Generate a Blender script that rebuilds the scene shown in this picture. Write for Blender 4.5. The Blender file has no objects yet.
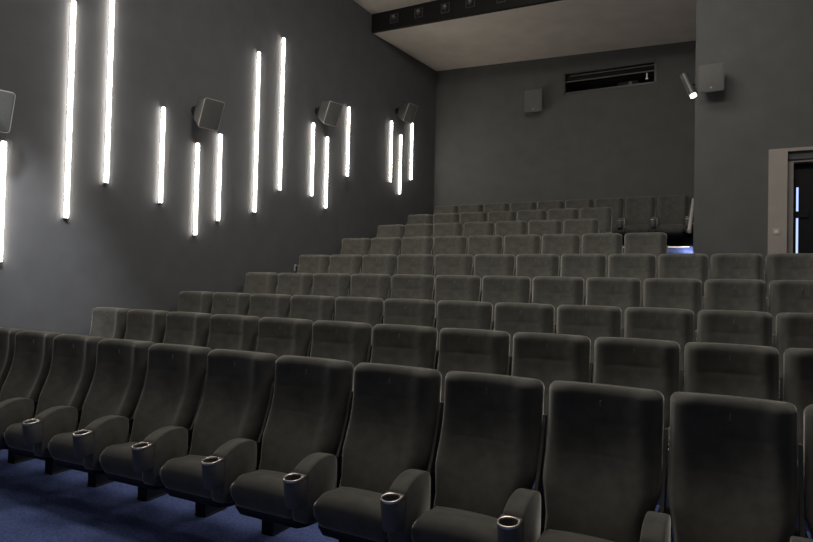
import bpy, bmesh, math, random
from mathutils import Vector, Matrix
random.seed(4)
PI = math.pi
S = bpy.context.scene
COL = S.collection

# ------------------------------------------------------------------ materials
def mat(name, color, rough=.6, metal=0, sheen=0, sheen_rough=.4, noise=None, bump=None, spec=.5, emit=None, strength=0,
        sheen_tint=(1, 1, 1)):
    m = bpy.data.materials.new(name); m.use_nodes = True
    nt = m.node_tree; b = nt.nodes['Principled BSDF']
    b.inputs['Base Color'].default_value = (*color, 1)
    b.inputs['Roughness'].default_value = rough
    b.inputs['Metallic'].default_value = metal
    b.inputs['Specular IOR Level'].default_value = spec
    if sheen:
        b.inputs['Sheen Weight'].default_value = sheen
        b.inputs['Sheen Roughness'].default_value = sheen_rough
        b.inputs['Sheen Tint'].default_value = (*sheen_tint, 1)
    if emit:
        b.inputs['Emission Color'].default_value = (*emit, 1)
        b.inputs['Emission Strength'].default_value = strength
    tc = nt.nodes.new('ShaderNodeTexCoord')
    if noise:
        sc, amt = noise
        n = nt.nodes.new('ShaderNodeTexNoise'); n.inputs['Scale'].default_value = sc; n.inputs['Detail'].default_value = 4
        nt.links.new(tc.outputs['Object'], n.inputs['Vector'])
        r = nt.nodes.new('ShaderNodeMapRange')
        r.inputs['From Min'].default_value = .3; r.inputs['From Max'].default_value = .7
        r.inputs['To Min'].default_value = 1 - amt; r.inputs['To Max'].default_value = 1 + amt
        nt.links.new(n.outputs['Fac'], r.inputs['Value'])
        mx = nt.nodes.new('ShaderNodeVectorMath'); mx.operation = 'SCALE'
        mx.inputs[0].default_value = color
        nt.links.new(r.outputs['Result'], mx.inputs['Scale'])
        nt.links.new(mx.outputs['Vector'], b.inputs['Base Color'])
    if bump:
        sc, st, dist = bump
        n2 = nt.nodes.new('ShaderNodeTexNoise'); n2.inputs['Scale'].default_value = sc; n2.inputs['Detail'].default_value = 3
        nt.links.new(tc.outputs['Object'], n2.inputs['Vector'])
        bp = nt.nodes.new('ShaderNodeBump'); bp.inputs['Strength'].default_value = st; bp.inputs['Distance'].default_value = dist
        nt.links.new(n2.outputs['Fac'], bp.inputs['Height'])
        nt.links.new(bp.outputs['Normal'], b.inputs['Normal'])
    return m

M = {}
M['velvet'] = mat('velvet', (.108, .106, .095), .9, sheen=.8, sheen_rough=.36, noise=(14, .16), bump=(420, .25, .002), spec=.15,
                  sheen_tint=(.95, .93, .86))
M['plastic'] = mat('black_plastic', (.016, .016, .016), .45, spec=.4)
M['cup'] = mat('cup_plastic', (.13, .128, .12), .5, spec=.5)
M['rim'] = mat('steel_rim', (.72, .68, .64), .36, 1)
M['tag'] = mat('number_thread', (.13, .145, .21), .8)
M['wall'] = mat('dark_grey_paint', (.140, .144, .152), .75, noise=(3.5, .07), bump=(160, .12, .002), spec=.3)
M['wallback'] = mat('dark_green_grey_paint', (.112, .117, .114), .8, noise=(3.5, .07), bump=(160, .12, .002), spec=.25)
M['ceiling'] = mat('ceiling_plaster', (.80, .73, .64), .9, noise=(2.5, .06), bump=(90, .15, .003), spec=.1)
M['carpet'] = mat('blue_carpet', (.115, .155, .36), 1, noise=(70, .35), bump=(300, .6, .006), spec=.05)
M['beam'] = mat('black_beam', (.012, .012, .012), .6, spec=.25)
M['frame'] = mat('taupe_door_frame', (.37, .335, .30), .6, noise=(5, .05), spec=.3)
M['door'] = mat('dark_door', (.010, .010, .011), .4, spec=.4)
M['dark'] = mat('dark_void', (.02, .02, .02), .9, spec=.1)
M['speaker'] = mat('speaker_box', (.07, .07, .07), .55, spec=.4)
M['grille'] = mat('speaker_grille', (.135, .135, .13), .7, noise=(260, .25), spec=.3)
M['edge'] = mat('speaker_edge', (.50, .48, .45), .4, spec=.5)  # on the speakers this pale tone paints in the edge highlight
M['steel'] = mat('brushed_steel', (.45, .44, .42), .35, .9)
M['ball'] = mat('eyeball_grey', (.06, .06, .06), .35, spec=.6)
M['rail'] = mat('pale_handrail', (.48, .46, .42), .45, spec=.4)
M['glass'] = mat('booth_glass', (.01, .01, .01), .08, spec=.5)
M['strip'] = mat('warm_white_diffuser', (.9, .88, .84), .4, emit=(1, .92, .82), strength=19)
M['pane'] = mat('backlit_pane', (.2, .25, .4), .3, emit=(.45, .60, 1.0), strength=1.3)
M['led'] = mat('step_led', (.9, .9, .9), .4, emit=(1, .86, .60), strength=1.2)
M['ledblue'] = mat('step_led_cool', (.9, .9, .9), .4, emit=(1, .96, .95), strength=60)
M['white'] = mat('white_button', (.85, .82, .76), .3, spec=.5)
M['lens'] = mat('lit_lens', (.9, .9, .9), .3, emit=(1, .93, .85), strength=3)

# ------------------------------------------------------------------ helpers
def finish(bm, smooth=True, angle=None):
    bmesh.ops.recalc_face_normals(bm, faces=bm.faces)
    for f in bm.faces: f.smooth = smooth
    return bm

def obj(name, bm, m, parent=None, loc=(0, 0, 0), smooth=True, sharp=None):
    finish(bm, smooth)
    me = bpy.data.meshes.new(name)
    if sharp is not None:
        for e in bm.edges:
            if len(e.link_faces) == 2 and e.calc_face_angle(0) > sharp: e.smooth = False
    bm.to_mesh(me); bm.free()
    me.materials.append(m)
    o = bpy.data.objects.new(name, me); COL.objects.link(o)
    o.location = loc
    if parent: o.parent = parent
    return o

def empty(name, loc, rot=(0, 0, 0)):
    o = bpy.data.objects.new(name, None); COL.objects.link(o)
    o.empty_display_size = .1
    o.location = loc; o.rotation_euler = rot
    return o

def tag(o, label, cat, group=None):
    o['label'] = label; o['category'] = cat
    if group: o['group'] = group
    return o

def structure(o):
    o['kind'] = 'structure'; return o

def box(bm, x0, x1, y0, y1, z0, z1, bevel=0, seg=2):
    r = bmesh.ops.create_cube(bm, size=1)
    vs = r['verts']
    for v in vs:
        v.co = Vector(((x0 + x1) / 2 + v.co.x * (x1 - x0), (y0 + y1) / 2 + v.co.y * (y1 - y0), (z0 + z1) / 2 + v.co.z * (z1 - z0)))
    if bevel:
        es = {e for v in vs for e in v.link_edges}
        bmesh.ops.bevel(bm, geom=list(es), offset=bevel, segments=seg, profile=.5, affect='EDGES')
    return bm

def BX(*a, **k): return box(bmesh.new(), *a, **k)

def loft(bm, loops, cap0=True, cap1=True):
    rings = [[bm.verts.new(p) for p in lp] for lp in loops]
    n = len(rings[0])
    for a, b in zip(rings, rings[1:]):
        for i in range(n):
            j = (i + 1) % n
            bm.faces.new((a[i], a[j], b[j], b[i]))
    if cap0: bm.faces.new(rings[0][::-1])
    if cap1: bm.faces.new(rings[-1])
    return rings

def tube(bm, p0, p1, r0, r1=None, n=16):
    p0, p1 = Vector(p0), Vector(p1); r1 = r0 if r1 is None else r1
    d = (p1 - p0).normalized()
    a = d.orthogonal().normalized(); b = d.cross(a)
    ring = lambda p, r: [p + a * r * math.cos(2 * PI * i / n) + b * r * math.sin(2 * PI * i / n) for i in range(n)]
    loft(bm, [ring(p0, r0), ring(p1, r1)])
    return bm

def interp(t, pts):
    if t <= pts[0][0]: return pts[0][1]
    for (a, va), (b, vb) in zip(pts, pts[1:]):
        if t <= b:
            # smooth (Catmull-like) interpolation is not needed: dense table
            return va + (vb - va) * (t - a) / (b - a)
    return pts[-1][1]

def smooth_table(pts, n=60):
    # natural smoothing of a coarse table by repeated averaging on a dense grid
    a, b = pts[0][0], pts[-1][0]
    xs = [a + (b - a) * i / n for i in range(n + 1)]
    ys = [interp(x, pts) for x in xs]
    for _ in range(14):
        ys = [ys[0]] + [(ys[i - 1] + 2 * ys[i] + ys[i + 1]) / 4 for i in range(1, n)] + [ys[-1]]
    return list(zip(xs, ys))

# ------------------------------------------------------------------ the seat
PITCH = .577
HT = 1.11                                       # backrest top above the floor
FRONT = smooth_table([(.36, -.285), (.44, -.275), (.5, -.258), (.6, -.212), (.7, -.160), (.8, -.118), (.87, -.098), (.95, -.088), (1.11, -.086)])
REAR = smooth_table([(.36, -.125), (.5, -.092), (.6, -.068), (.7, -.042), (.8, -.018), (.9, .004), (1.0, .022), (1.11, .040)])
W = .2755
# half section: (fraction of half width, offset of the front towards the viewer)
SEC_F = [(0, 0), (.18, -.002), (.34, -.008), (.45, -.014), (.53, -.022), (.61, -.032), (.68, -.038), (.75, -.039), (.81, -.031), (.87, -.013), (.92, .012), (.96, .042)]

def back_section(h, inset, shrink):
    """closed loop of one level of the backrest; inset narrows the width, shrink draws front and rear together"""
    w = W - inset
    yf = interp(h, FRONT); yr = interp(h, REAR); mid = (yf + yr) / 2 + .01
    k = min(1, max(.35, (h - .40) / .25))       # bolsters fade out towards the seat
    pts = []
    for u, o in SEC_F:
        seam = .0013 if u < .62 and min(abs(h - .945), abs(h - .80)) < .004 else 0
        pts.append((u, yf + .018 + seam + o * (k if o < 0 else 1)))
    depth = yr - yf
    pts.append((.99, yf + .075)); pts.append((1.0, yf + max(.10, depth * .88)))
    pts.append((.955, yr - .004)); pts.append((.85, yr)); pts.append((.5, yr + .002)); pts.append((0, yr + .003))
    right = [(u * w, mid + (y - mid) * shrink) for u, y in pts]
    left = [(-x, y) for x, y in right[1:-1]][::-1]
    return [Vector((x, y, h)) for x, y in right + left]

def make_backrest():
    bm = bmesh.new(); loops = []
    hs = [.37, .385] + [.42 + .033 * i for i in range(20)]
    hs = sorted([h for h in hs if h < HT - .042 and min(abs(h - .945), abs(h - .80)) > .010] + [.937, .945, .953, .792, .80, .808])
    for h in hs:
        loops.append(back_section(h, .042 * min(1, max(0, (.66 - h) / .14)), 1))
    r = .042
    for i in range(0, 8):
        t = i / 7 * PI / 2 * .97
        lp = back_section(HT - r, r * .95 * (1 - math.cos(t)), 1 - .62 * (1 - math.cos(t)))
        z = HT - r + r * math.sin(t)
        for v in lp: v.z = z + .006 * (1 - (v.x / W) ** 2) * (i / 7)
        loops.append(lp)
    loft(bm, loops)
    return bm

def make_cushion():
    """seat cushion: rounded front lip, slightly dished top"""
    bm = bmesh.new(); loops = []
    prof = [(-.225, .478), (-.27, .474), (-.32, .476), (-.365, .482), (-.40, .485), (-.432, .480), (-.458, .464), (-.472, .435), (-.472, .390),
            (-.462, .345), (-.44, .315), (-.40, .30), (-.34, .30), (-.27, .32), (-.225, .36)]
    Wc = .222
    n = 14
    for i in range(n + 1):
        u = -1 + 2 * i / n
        e = abs(u)
        x = Wc * math.copysign(1 - (1 - e) ** 1.0, u)
        shr = 1 if e < .8 else math.cos((e - .8) / .2 * PI / 2 * .6)
        lp = []
        cy, cz = -.36, .40
        for y, z in prof:
            zz = cz + (z - cz) * shr + (.012 * (1 - u * u) - .004 if z > .44 and y < -.3 else 0)
            lp.append(Vector((x, cy + (y - cy) * (1 - (1 - shr) * .25), zz)))
        loops.append(lp)
    loft(bm, loops)
    return bm

def make_pan():
    """moulded shell under the cushion"""
    bm = bmesh.new(); loops = []
    prof = [(-.23, .355), (-.45, .340), (-.455, .30), (-.42, .255), (-.34, .235), (-.24, .225), (-.21, .26)]
    for u in (-1, -.92, -.5, 0, .5, .92, 1):
        s = 1 if abs(u) < .95 else .82
        loops.append([Vector((.216 * u, -.36 + (y + .38) * s, .31 + (z - .31) * s)) for y, z in prof])
    loft(bm, loops)
    return bm

def make_shell():
    bm = bmesh.new(); loops = []
    for i in range(13):
        h = .30 + .62 * i / 12
        yr = interp(max(.36, h), REAR) + (0 if h > .36 else -.01)
        w = .232 - (.06 if i in (0,) else 0) - (.03 if i == 12 else 0)
        sec = [(-w, yr + .001), (-w * .97, yr + .018), (-w * .5, yr + .026), (0, yr + .028), (w * .5, yr + .026), (w * .97, yr + .018), (w, yr + .001)]
        loops.append([Vector((x, y, h)) for x, y in sec])
    loft(bm, loops)
    return bm

ARM = [(-.492, .590), (-.475, .604), (-.445, .621), (-.410, .634), (-.370, .643), (-.330, .645), (-.290, .642), (-.255, .633), (-.236, .622), (-.226, .605),
       (-.222, .57), (-.222, .45), (-.224, .34), (-.24, .315), (-.42, .315), (-.480, .33), (-.492, .36), (-.494, .48)]

def make_arm(dx):
    bm = bmesh.new()
    hw = .049
    cy, cz = -.34, .49
    loops = []
    for x, k in ((-hw, .955), (-hw * .93, .985), (-hw * .78, .998), (-hw * .4, 1.003), (hw * .4, 1.003), (hw * .78, .998), (hw * .93, .985), (hw, .955)):
        loops.append([Vector((dx + x, cy + (y - cy) * k, cz + (z - cz) * k)) for y, z in ARM])
    loft(bm, loops)
    return bm

CUPY, CUPZ, TILT = -.548, .578, .12
def cup_loop(r, kind, z, n=24):
    """horizontal loop: circle, or a U whose rear is squared off against the arm"""
    out = []
    for i in range(n):
        a = 2 * PI * i / n
        x, y = r * math.cos(a), r * math.sin(a)
        if kind == 'U' and y > 0:
            s = max(abs(math.cos(a)), abs(math.sin(a)))
            x = r * math.cos(a) / s; y = min(r * math.sin(a) / s, .052)
        out.append(Vector((x, y, z)))
    return out

def place_cup(bm, dx):
    rot = Matrix.Rotation(TILT, 4, 'X')
    for v in bm.verts:
        v.co = rot @ v.co + Vector((dx, CUPY, CUPZ))
    return bm

def make_cup(dx):
    bm = bmesh.new()
    loops = [cup_loop(.030, 'U', -.150), cup_loop(.042, 'U', -.147), cup_loop(.047, 'U', -.135), cup_loop(.049, 'U', -.06), cup_loop(.0495, 'U', -.004),
             cup_loop(.048, 'U', -.001), cup_loop(.041, 'O', -.001), cup_loop(.039, 'O', -.02), cup_loop(.036, 'O', -.10)]
    loft(bm, loops)
    return place_cup(bm, dx)

def make_rim(dx):
    bm = bmesh.new()
    loops = [cup_loop(.0415, 'O', .0035), cup_loop(.045, 'O', .0055), cup_loop(.0495, 'U', .0035), cup_loop(.0505, 'U', .000), cup_loop(.0505, 'U', -.006),
             cup_loop(.0495, 'U', -.007)]
    loft(bm, loops, False, False)
    loft(bm, [cup_loop(.0415, 'O', .0035), cup_loop(.0405, 'O', -.004)], False, False)
    return place_cup(bm, dx)

def make_pedestal(dx):
    bm = bmesh.new()
    sec = lambda z, y0, y1, hw: [Vector((dx - hw, y0, z)), Vector((dx + hw, y0, z)), Vector((dx + hw, y1, z)), Vector((dx - hw, y1, z))]
    loft(bm, [sec(.012, -.055, .14, .046), sec(.24, -.060, .10, .046), sec(.28, -.16, .03, .045), sec(.32, -.42, -.02, .044), sec(.40, -.42, -.06, .044), sec(.50, -.195, -.05, .036), sec(.60, -.205, -.03, .020)])
    return bm

def make_standard(dx):
    """thin steel standard rising in the gap between two backrests"""
    bm = bmesh.new()
    sec = lambda z, y0, y1: [Vector((dx - .008, y0, z)), Vector((dx + .008, y0, z)), Vector((dx + .008, y1, z)), Vector((dx - .008, y1, z))]
    loft(bm, [sec(.58, -.17, -.07), sec(.68, -.12, -.045), sec(.80, -.075, -.02), sec(.90, -.05, -.005), sec(.94, -.035, .0)])
    return bm

def make_foot(dx):
    return BX(dx - .049, dx + .049, -.06, .145, 0, .014, bevel=.004, seg=1)

def make_tag():
    bm = bmesh.new()
    y = interp(1.035, FRONT)
    box(bm, -.004, .004, y - .0025, y + .004, 1.022, 1.052, bevel=.001, seg=1)
    return bm

def add_arm(root, dx):
    a = obj('armrest', make_arm(dx), M['velvet'], root)
    c = obj('cup_holder', make_cup(dx), M['cup'], root, sharp=.9)
    r = obj('steel_rim', make_rim(dx), M['rim'], c)
    r['label'] = 'shiny steel rim'
    p = obj('pedestal', make_pedestal(dx), M['plastic'], root, smooth=False)
    obj('foot_plate', make_foot(dx), M['plastic'], p, smooth=False)
    obj('side_standard', make_standard(dx), M['cup'], root, smooth=False)

def make_chair(extra):
    root = empty('cinema_seat', (0, 0, 0))
    b = obj('backrest', make_backrest(), M['velvet'], root)
    t = obj('number_tag', make_tag(), M['tag'], b, smooth=False)
    t['label'] = 'tiny pale blue seat number mark'
    obj('back_shell', make_shell(), M['plastic'], root)
    obj('seat_cushion', make_cushion(), M['velvet'], root)
    obj('seat_pan', make_pan(), M['plastic'], root)
    add_arm(root, -PITCH / 2)
    if extra: add_arm(root, PITCH / 2)
    return root

def dup(root):
    r = root.copy(); COL.objects.link(r)
    for ch in root.children:
        c = ch.copy(); COL.objects.link(c); c.parent = r
        for g in ch.children:
            d = g.copy(); COL.objects.link(d); d.parent = c
    return r

# rows: distance, top height, first gap, gap spacing, quadratic and cubic terms of the gaps along a gently curved row
ROWY = [0, 1.104, 2.238, 3.402, 4.580, 5.768, 6.910, 8.104, 9.423]
ROWZ = [0, .146, .316, .575, .879, 1.2295, 1.566, 1.896, 2.240]
RX0 = [-.0153, -.0057, -.0007, -.0001, .0021, -.0001, .0076, .0064, .0069]
RS = [.57424, .57708, .57892, .57912, .58004, .57948, .58293, .58251, .58254]
RQ = [.00123, -.002, -.00232, -.00271, -.00268, -.00197, -.00061, -.00047, -.00105]
RT = [-.00071, -.00039, -.00036, -.00027, -.00023, 0, .00012, .0001, .00012]
COUNT = [13, 13, 13, 13, 13, 9, 7, 7, 9]
CURVE = .00443
FLOOR = [z - HT for z in ROWZ]
FLOOR[8] = 1.215
def gap(k, i):
    if k == 0 and i > 11:
        return gap(0, 11) + (i - 11) * .560
    t = i - 5.5
    return {(0, 9): .005, (0, 10): .013}.get((k, i), 0) + RX0[k] + RS[k] * i + RQ[k] * t * t + RT[k] * t ** 3

ORD = ['first', 'second', 'third', 'fourth', 'fifth', 'sixth', 'seventh', 'eighth', 'ninth', 'tenth', 'eleventh', 'twelfth', 'thirteenth']
RNAME = ['front row', 'second row', 'third row', 'fourth row', 'fifth row', 'sixth row', 'seventh row', 'eighth row', 'back row']
chair0 = make_chair(False); chair1 = make_chair(True)
used = set()
for k in range(9):
    for i in range(COUNT[k]):
        last = i == COUNT[k] - 1 and k >= 5
        proto = chair1 if last else chair0
        o = proto if proto not in used else dup(proto)
        used.add(proto)
        xa, xb = gap(k, i), gap(k, i + 1)
        xm = (xa + xb) / 2
        o.location = (xm, ROWY[k] + CURVE * (xm - 3.5) ** 2, FLOOR[k])
        o.scale = ((xb - xa) / PITCH, 1, (ROWZ[k] - FLOOR[k]) / HT)
        o.rotation_euler = (0, 0, math.radians(-1.5 * (min(xm, 4.5) - 4.0)) if k == 0 else 0)
        where = ORD[i] + ' from the wall of light strips'
        if last:
            where = 'aisle end, ' + where
        tag(o, 'grey cinema seat in the %s, %s' % (RNAME[k], where), 'seat', 'seats of the ' + RNAME[k])

# ------------------------------------------------------------------ the room
XL, XR, YF, YB = -.16, 8.8, -6.0, 9.66
ZF = FLOOR[0]
ZC = 5.56
# stepped floor
steps = [YF]
prof = [(YF, ZF - .15), (YF, ZF)]
RISER = []
for k in range(8):
    yr = ROWY[k] + .27
    RISER.append(yr)
    prof += [(yr, FLOOR[k]), (yr, FLOOR[k + 1])]
prof += [(YB, FLOOR[8]), (YB, ZF - .15)]
bm = bmesh.new()
a = [bm.verts.new((XL, y, z)) for y, z in prof]; b = [bm.verts.new((XR, y, z)) for y, z in prof]
for i in range(len(prof)):
    j = (i + 1) % len(prof); bm.faces.new((a[i], a[j], b[j], b[i]))
structure(obj('floor', bm, M['carpet'], smooth=False))
# half steps of the aisle beside the short rows
for q, (k0, xa) in enumerate(((5, 5.30), (6, 4.30), (7, 4.30))):
    y1 = RISER[k0]; zz = (FLOOR[k0] + FLOOR[k0 + 1]) / 2
    structure(obj('floor_step', BX(xa, 5.47, y1 - .30, y1 + .005, FLOOR[k0] - .01, zz), M['carpet'], smooth=False))

structure(obj('wall_left', BX(XL - .2, XL, YF - .2, YB + .2, ZF - .15, ZC + .3), M['wall'], smooth=False))
XBK, YBK = 5.488, 6.0                            # corner of the entrance block
# back wall with the projection-booth opening
wx0, wx1, wz0, wz1 = 2.81, 4.59, 4.52, 4.93
bm = bmesh.new()
box(bm, XL, wx0, YB, YB + .2, ZF, ZC + .3); box(bm, wx1, XBK + .2, YB, YB + .2, ZF, ZC + .3)
box(bm, wx0, wx1, YB, YB + .2, ZF, wz0); box(bm, wx0, wx1, YB, YB + .2, wz1, ZC + .3)
structure(obj('wall_back', bm, M['wallback'], smooth=False))
# entrance block: solid, with the doorway cut in its face
dx0, dx1, dz1 = 6.545, 7.75, 2.150
bm = bmesh.new()
box(bm, XBK, dx0, YBK, YB, FLOOR[5] - .05, ZC + .3); box(bm, dx1, XR, YBK, YB, FLOOR[5] - .05, ZC + .3)
box(bm, dx0, dx1, YBK, YB, dz1, ZC + .3); box(bm, dx0, dx1, YBK + .6, YB, FLOOR[5] - .05, dz1)
structure(obj('wall_entrance', bm, M['wallback'], smooth=False))
structure(obj('wall_right', BX(XR, XR + .2, YF, YB, ZF - .15, ZC + .3), M['wall'], smooth=False))
structure(obj('wall_front', BX(XL, XR, YF - .2, YF, ZF - .15, ZC + .3), M['wall'], smooth=False))
# ceilings: the high front part, the lower rear part behind the fascia
YFA = 6.82
structure(obj('ceiling', BX(XL, XR, YF, YFA + .1, ZC + .03, ZC + .2), M['ceiling'], smooth=False))
bm = bmesh.new()
lo = [(XL, YFA + .02, 5.25), (XBK, YFA + .02, 5.115), (XBK, YB, 5.215), (XL, YB, 5.425)]
top = [(x, y, ZC + .25) for x, y, z in lo]
loft(bm, [[Vector(p) for p in lo], [Vector(p) for p in top]])
structure(obj('ceiling_rear', bm, M['ceiling'], smooth=False))
bm = bmesh.new()
f0 = [(XL, 5.25), (XBK, 5.115), (XBK, ZC + .02), (XL, ZC + .04)]
loft(bm, [[Vector((x, YFA - .05, z)) for x, z in f0], [Vector((x, YFA + .02, z)) for x, z in f0]])
structure(obj('trim_1', bm, M['beam'], smooth=False))

# eyeball spots in the black fascia
for n, (x, z) in enumerate(((.333, 5.42), (.847, 5.425), (1.381, 5.408), (1.862, 5.410), (2.43, 5.385))):
    s = empty('eyeball_spot', (x, YFA - .05, z))
    tag(s, '%s eyeball spot from the strip wall in the black ceiling fascia' % ['first', 'second', 'third', 'fourth', 'fifth'][n], 'spotlight', 'spots in the ceiling fascia')
    bm = bmesh.new()
    for (x0, x1, z0, z1) in ((-.085, -.068, -.085, .085), (.068, .085, -.085, .085), (-.068, .068, -.085, -.068), (-.068, .068, .068, .085)):
        box(bm, x0, x1, -.014, 0, z0, z1)
    obj('mounting_frame', bm, M['ball'], s, smooth=False)
    bm = bmesh.new(); bmesh.ops.create_uvsphere(bm, u_segments=20, v_segments=12, radius=.052)
    obj('eyeball', bm, M['ball'], s, loc=(0, -.012, 0))
    bm = bmesh.new(); tube(bm, (.012, -.050, .012), (.016, -.066, .016), .026, .028)
    obj('lens_ring', bm, M['steel'], s, sharp=.6)

# ------------------------------------------------------------------ light strips on the wall
STR = [  # name, Y, top, bottom
    ('A', 0.225, 1.731, 0.585, 'light strip low on the wall under the speaker nearest the front row'),
    ('B', 0.861, 3.341, 1.067, 'long light strip, nearer the screen of the two tallest strips'),
    ('C', 1.304, 3.603, 1.502, 'long light strip running out of the top of the picture'),
    ('D', 2.032, 2.539, 1.374, 'short light strip alone in front of the second wall speaker'),
    ('E', 2.583, 2.218, 1.033, 'short light strip hanging lowest below the second wall speaker'),
    ('F', 2.970, 2.425, 1.252, 'short light strip just past the second wall speaker'),
    ('G', 3.673, 3.785, 1.453, 'long light strip, lower of the tall pair in mid wall'),
    ('H', 4.210, 4.187, 1.851, 'long light strip, higher of the tall pair in mid wall'),
    ('I', 5.008, 3.073, 1.870, 'short light strip before the third wall speaker'),
    ('J', 5.406, 2.931, 1.721, 'short light strip directly below the third wall speaker'),
    ('K', 6.037, 3.613, 2.371, 'short light strip past the third wall speaker, highest of its three'),
    ('L', 7.589, 3.742, 2.511, 'short light strip, first of the three nearest the back wall'),
    ('M', 7.986, 3.552, 2.323, 'short light strip, lowest and middle of the three nearest the back wall'),
    ('N', 8.471, 3.918, 2.694, 'short light strip, closest of all to the back wall'),
]
for nm, y, zt, zb, lab in STR:
    hw = .0205
    s = empty('strip_wall_lamp', (XL, y, zb))
    L = zt - zb
    obj('housing', BX(0, .012, -hw * .8, hw * .8, 0, L), M['speaker'], s, smooth=False)
    bm = BX(.010, .038, -hw, hw, .004, L - .004, bevel=.008, seg=3)
    obj('diffuser', bm, M['strip'], s, sharp=1.2)['label'] = 'glowing warm white tube'
    for z0, z1 in ((-.008, .004), (L - .004, L + .008)):
        obj('end_cap', BX(0, .039, -hw * 1.04, hw * 1.04, z0, z1), M['steel'], s, smooth=False)
    tag(s, lab, 'wall light', 'light strips on the dark wall')

# ------------------------------------------------------------------ loudspeakers
def rrect(w, h, r, y, n=5):
    out = []
    for cx, cz, a0 in ((w / 2 - r, h / 2 - r, 0), (-w / 2 + r, h / 2 - r, 90), (-w / 2 + r, -h / 2 + r, 180), (w / 2 - r, -h / 2 + r, 270)):
        for i in range(n):
            a = math.radians(a0 + 90 * i / (n - 1)); out.append(Vector((cx + r * math.cos(a), y, cz + r * math.sin(a))))
    return out

def speaker(face, w, h, depth, tilt, yawz, label, wall_pt, led=False, edge='edge'):
    """local frame: the face looks along -Y"""
    s = empty('wall_speaker', face, (0, 0, 0))
    s.rotation_mode = 'XYZ'
    R = Matrix.Rotation(yawz, 4, 'Z') @ Matrix.Rotation(tilt, 4, 'X')
    s.rotation_euler = R.to_euler()
    bm = bmesh.new()
    loft(bm, [rrect(w * .62, h * .74, .02, depth), rrect(w * .66, h * .78, .03, depth - .01), rrect(w * .97, h * .97, .03, .05), rrect(w, h, .03, .012), rrect(w, h, .03, .004)])
    obj('cabinet', bm, M['speaker'], s, sharp=.7)
    bm = bmesh.new()
    loft(bm, [rrect(w - .012, h - .012, .026, .006), rrect(w - .012, h - .012, .026, -.003), rrect(w - .03, h - .03, .02, -.006)])
    obj('grille', bm, M['grille'], s, sharp=.5)
    bm = bmesh.new()
    loft(bm, [rrect(w + .003, h + .003, .031, .004), rrect(w + .003, h + .003, .031, -.003), rrect(w - .010, h - .010, .026, -.004), rrect(w - .010, h - .010, .026, .004)], False, False)
    obj('face_edge', bm, M[edge], s, sharp=.5)
    if led:
        obj('badge', BX(-.012, .012, -.010, -.004, -h / 2 + .045, -h / 2 + .062), M['steel'], s, smooth=False)
    # bracket from the back of the cabinet to the wall
    Rm = Matrix.Translation(face) @ R
    wp = Rm.inverted() @ Vector(wall_pt)
    bm = bmesh.new(); tube(bm, (0, depth - .02, 0), wp, .06, .07, n=16)
    obj('bracket', bm, M['plastic'], s)
    tag(s, label, 'speaker', 'cinema loudspeakers')
    return s

YW = math.radians(90) - .242
SPK = [((.20, -.04, 1.917), 'dark box speaker partly out of frame above the lowest light strip'),
       ((.20, 2.478, 2.525), 'dark box speaker, second along the strip wall, above two short strips'),
       ((.203, 5.072, 3.200), 'dark box speaker, third along the strip wall, in mid wall'),
       ((.197, 7.762, 3.905), 'dark box speaker on the strip wall closest to the back wall')]
for c, lab in SPK:
    n = Vector((math.cos(-.242) * math.cos(.424), math.sin(-.242) * math.cos(.424), -math.sin(.424)))
    back = Vector(c) - n * .19
    wp = (XL, c[1] + .07, c[2] + .10)
    speaker(c, .273, .371, .27, .424, YW, lab, wp)
speaker((2.235, 9.38, 4.365), .375, .455, .20, .10, 0, 'grey box speaker on the back wall beside the booth window', (2.235, YB, 4.38), led=True, edge='grille')
speaker((5.685, 5.78, 3.245), .305, .355, .17, .10, 0, 'grey box speaker on the entrance block wall above the doorway', (5.690, YBK, 3.29), led=True, edge='grille')

# ------------------------------------------------------------------ projection booth window
bm = bmesh.new(); t = .022
for (x0, x1, z0, z1) in ((wx0 - t, wx0 + t, wz0 - t, wz1 + t), (wx1 - t, wx1 + t, wz0 - t, wz1 + t), (wx0, wx1, wz0 - t, wz0 + t * .6), (wx0, wx1, wz1 - t * .6, wz1 + t)):
    box(bm, x0, x1, YB - .015, YB + .03, z0, z1)
win = structure(obj('window_1', bm, M['ball'], smooth=False))
obj('transom_bar', BX(wx0 + t, wx1 - t, YB + .03, YB + .06, 4.755, 4.775), M['cup'], win, smooth=False)
bm = bmesh.new()
box(bm, wx0, wx1, YB + .20, YB + .60, wz0 - .12, wz0 - .10); box(bm, wx0, wx1, YB + .20, YB + .6, wz1 + .10, wz1 + .12)
box(bm, wx0, wx1, YB + .58, YB + .6, wz0 - .12, wz1 + .12); box(bm, wx0 - .02, wx0, YB + .2, YB + .6, wz0 - .12, wz1 + .12); box(bm, wx1, wx1 + .02, YB + .2, YB + .6, wz0 - .12, wz1 + .12)
obj('booth_recess', bm, M['dark'], win, smooth=False)
obj('upper_blind', BX(wx0 + t, wx1 - t, YB + .062, YB + .075, 4.785, wz1 - .045), M['glass'], win, smooth=False)
obj('blind_rail', BX(wx0 + .10, wx1 - t, YB + .045, YB + .062, wz1 - .055, wz1 - .040), M['cup'], win, smooth=False)
br = empty('booth_latch', (4.42, YB + .09, 4.70))
tag(br, 'small pale bracket inside the booth window near its far end', 'bracket')
obj('hook_plate', BX(-.012, .012, -.01, .01, -.06, .05), M['steel'], br, smooth=False)
obj('hook', BX(-.025, .025, -.02, -.01, -.075, -.05), M['steel'], br, smooth=False)
br2 = empty('projector', (4.05, YB + .30, 4.42))
tag(br2, 'dark projector with a dim lens inside the booth window', 'projector')
obj('projector_body', BX(-.20, .20, -.10, .20, .0, .26, bevel=.02), M['plastic'], br2, sharp=.7)
bm = bmesh.new(); tube(bm, (.05, -.10, .20), (.05, -.15, .20), .035)
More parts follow.
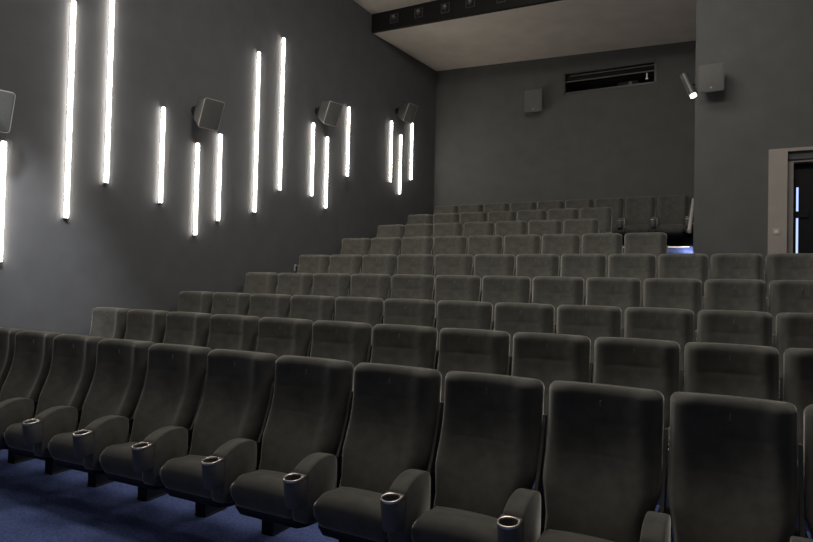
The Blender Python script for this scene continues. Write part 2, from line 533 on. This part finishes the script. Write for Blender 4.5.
obj('projector_lens', bm, M['ball'], br2, sharp=.6)

# ------------------------------------------------------------------ spotlight on the corner of the entrance block
sp = empty('spotlight', (5.415, 5.94, 3.215))
d = Vector((.36, -.12, -.90)).normalized()
tag(sp, 'small cylindrical spotlight with a bright lens at the corner of the entrance block', 'spotlight')
bm = bmesh.new(); tube(bm, -d * .19, d * .13, .052, .058, 20)
obj('lamp_body', bm, M['ball'], sp, sharp=.6)
bm = bmesh.new(); tube(bm, d * .120, d * .165, .040, .042, 20)
obj('lens', bm, M['lens'], sp, sharp=.6)['label'] = 'bright white lens'
bm = bmesh.new(); tube(bm, -d * .05, Vector((.088, .14, .05)), .012, n=8)
obj('mounting_arm', bm, M['plastic'], sp)

# ------------------------------------------------------------------ doorway
ZD = FLOOR[5]
fr = bm = bmesh.new()
box(bm, 6.350, 6.555, YBK - .05, YBK + .10, ZD, 2.285)                 # wide jamb
box(bm, 6.555, dx1 + .2, YBK - .05, YBK + .10, 2.245, 2.285)           # head
box(bm, dx1, dx1 + .2, YBK - .05, YBK + .10, ZD, 2.245)
d1 = structure(obj('door_1', bm, M['frame'], smooth=False))
bm = bmesh.new()
box(bm, 6.555, 6.625, YBK + .03, YBK + .14, ZD, 2.115); box(bm, 6.555, dx1, YBK + .03, YBK + .14, 2.115, 2.215)
obj('inner_frame', bm, M['frame'], d1, smooth=False)
obj('door_leaf', BX(6.69, dx1, YBK + .15, YBK + .20, ZD + .01, 2.20), M['door'], d1, smooth=False)
obj('door_stile', BX(6.56, 6.665, YBK + .15, YBK + .20, ZD + .01, 2.20), M['door'], d1, smooth=False)
bm = bmesh.new()
box(bm, 6.663, 6.692, YBK + .17, YBK + .18, ZD + .02, 1.43); box(bm, 6.663, 6.692, YBK + .17, YBK + .18, 1.50, 1.815)
obj('lit_slot', bm, M['pane'], d1, smooth=False)['label'] = 'narrow slot of bluish light'
obj('lock_bar', BX(6.64, 6.80, YBK + .13, YBK + .185, 1.42, 1.505, bevel=.004), M['door'], d1, smooth=False)
obj('slot_blank', BX(6.663, 6.692, YBK + .15, YBK + .20, 1.815, 2.20), M['door'], d1, smooth=False)
sw = empty('light_switch', (6.440, YBK - .05, 1.235))
tag(sw, 'small square metal switch on the taupe door frame', 'switch')
obj('switch_plate', BX(-.038, .038, -.010, 0, -.038, .038, bevel=.003), M['edge'], sw, smooth=False)
obj('switch_button', BX(-.016, .016, -.018, -.010, -.016, .016, bevel=.003), M['white'], sw, smooth=False)

# ------------------------------------------------------------------ handrail, step lights, wall bits
hr = empty('handrail', (5.40, 6.62, FLOOR[6]))
tag(hr, 'pale sloping handrail beside the aisle at the end of the back rows', 'handrail')
bm = bmesh.new()
p0, p1 = Vector((0, 0, .86)), Vector((0, 1.02, 1.46))
tube(bm, p0, p1, .026, n=14)
obj('rail', bm, M['rail'], hr, sharp=.7)
for q, t in enumerate((.25, .75)):
    bm = bmesh.new(); c = p0.lerp(p1, t); tube(bm, c, (XBK - 5.40, c.y, c.z - .03), .010, n=8)
    obj('wall_bracket', bm, M['steel'], hr)

y9 = RISER[7]
ls = empty('step_light', (4.75, y9, FLOOR[8]))
tag(ls, 'thin lit nosing strip along the edge of the highest aisle step', 'step light', 'aisle step lights')
obj('lit_strip', BX(-.62, .56, -.016, -.004, -.012, -.002), M['led'], ls, smooth=False)
obj('nosing', BX(-.62, .70, -.030, .03, -.002, .006), M['plastic'], ls, smooth=False)
ls = empty('step_light', (5.40, y9 - .16, FLOOR[8] - .16))
tag(ls, 'short cool white step lamp in the corner beside the entrance block', 'step light', 'aisle step lights')
obj('lit_face', BX(-.012, .0, -.03, .03, -.09, .09), M['ledblue'], ls, smooth=False)
obj('lamp_housing', BX(.0, .03, -.04, .04, -.10, .10), M['plastic'], ls, smooth=False)

pl = empty('wall_plate', (XL, 6.08, 2.20))
tag(pl, 'thin vertical metal plate on the dark wall under a light strip', 'wall plate')
obj('plate', BX(0, .012, -.05, .05, -.075, .075), M['wall'], pl, smooth=False)
obj('plate_edge', BX(0, .022, -.060, -.048, -.075, .075), M['steel'], pl, smooth=False)
hk = empty('wall_hook', (XL, 4.66, .68))
tag(hk, 'small pale hook on the dark wall above the fourth row', 'hook')
obj('hook_stem', BX(0, .03, -.035, -.012, -.055, .045, bevel=.004), M['edge'], hk, smooth=False)
obj('hook_arm', BX(0, .05, -.035, .04, .025, .05, bevel=.004), M['edge'], hk, smooth=False)

# ------------------------------------------------------------------ lights outside the frame: inferred room lamps and added fills
def area(name, loc, rot, sx, sy, power, color):
    l = bpy.data.lights.new(name, 'AREA'); l.shape = 'RECTANGLE'; l.size = sx; l.size_y = sy; l.energy = power; l.color = color
    o = bpy.data.objects.new(name, l); COL.objects.link(o); o.location = loc; o.rotation_euler = rot
    return o
area('front_fill', (4.3, YF + .06, 1.8), (math.radians(90), 0, 0), 7, 3.2, 5, (1, .97, .92))  # weak neutral fill added from the screen end
for i, (x, y, e) in enumerate(((5.4, .9, 115), (3.4, .9, 90), (3.9, 3.9, 62), (6.0, 3.9, 10), (1.7, -.85, 30))):  # the rear pair is added to brighten the back rows and walls
    o = area('house_lamp', (x, y, ZC - .04), (math.radians(20), 0, 0), 1.6, 1.6, e, (1, .94, .86))

# more strips of the same kind on the wall in front of the seats, out of the frame
for y, z, L in ((-.45, 1.5, .9), (-1.5, 1.6, 1.3)):
    area('strip_lamp', (XL + .06, y, z), (0, math.radians(-90), 0), L, .055, 13 * PI * L * .055, (1, .90, .78))

# added spot with no known fixture, imitates the hazy glow low on the strip wall
l = bpy.data.lights.new('haze_glow_fill', 'SPOT'); l.energy = 600; l.color = (.96, .97, 1); l.spot_size = math.radians(29); l.spot_blend = 1; l.shadow_soft_size = .1
o = bpy.data.objects.new('haze_glow_fill', l); COL.objects.link(o); o.location = (1.8, -1.2, 3.6)
o.rotation_euler = (Vector((XL, .50, .62)) - o.location).to_track_quat('-Z', 'Y').to_euler()

w = bpy.data.worlds.new('dark'); S.world = w; w.use_nodes = True
w.node_tree.nodes['Background'].inputs['Color'].default_value = (0, 0, 0, 1)

# ------------------------------------------------------------------ camera
yaw, pitch, roll, F = .49114, .02129, .02295, 610.53
f = Vector((-math.sin(yaw) * math.cos(pitch), math.cos(yaw) * math.cos(pitch), math.sin(pitch)))
r = Vector((math.cos(yaw), math.sin(yaw), 0)); u = r.cross(f)
rr = r * math.cos(roll) + u * math.sin(roll); uu = u * math.cos(roll) - r * math.sin(roll)
cam = bpy.data.cameras.new('camera'); co = bpy.data.objects.new('camera', cam); COL.objects.link(co)
cam.sensor_width = 36; cam.lens = F * 36 / 813
cam.clip_start = .05
mw = Matrix.Identity(4)
for i in range(3):
    mw[i][0] = rr[i]; mw[i][1] = uu[i]; mw[i][2] = -f[i]
mw[0][3], mw[1][3], mw[2][3] = 5.96238, -3.03915, .46581
co.matrix_world = mw
S.camera = co
vs = S.view_settings
S.display_settings.display_device = 'sRGB'
vs.view_transform = 'Standard'; vs.look = 'None'; vs.exposure = 0; vs.gamma = 1; vs.use_curve_mapping = False
S.cycles.use_denoising = True
S.cycles.max_bounces = 8
S.cycles.diffuse_bounces = 6
S.cycles.sample_clamp_indirect = 4
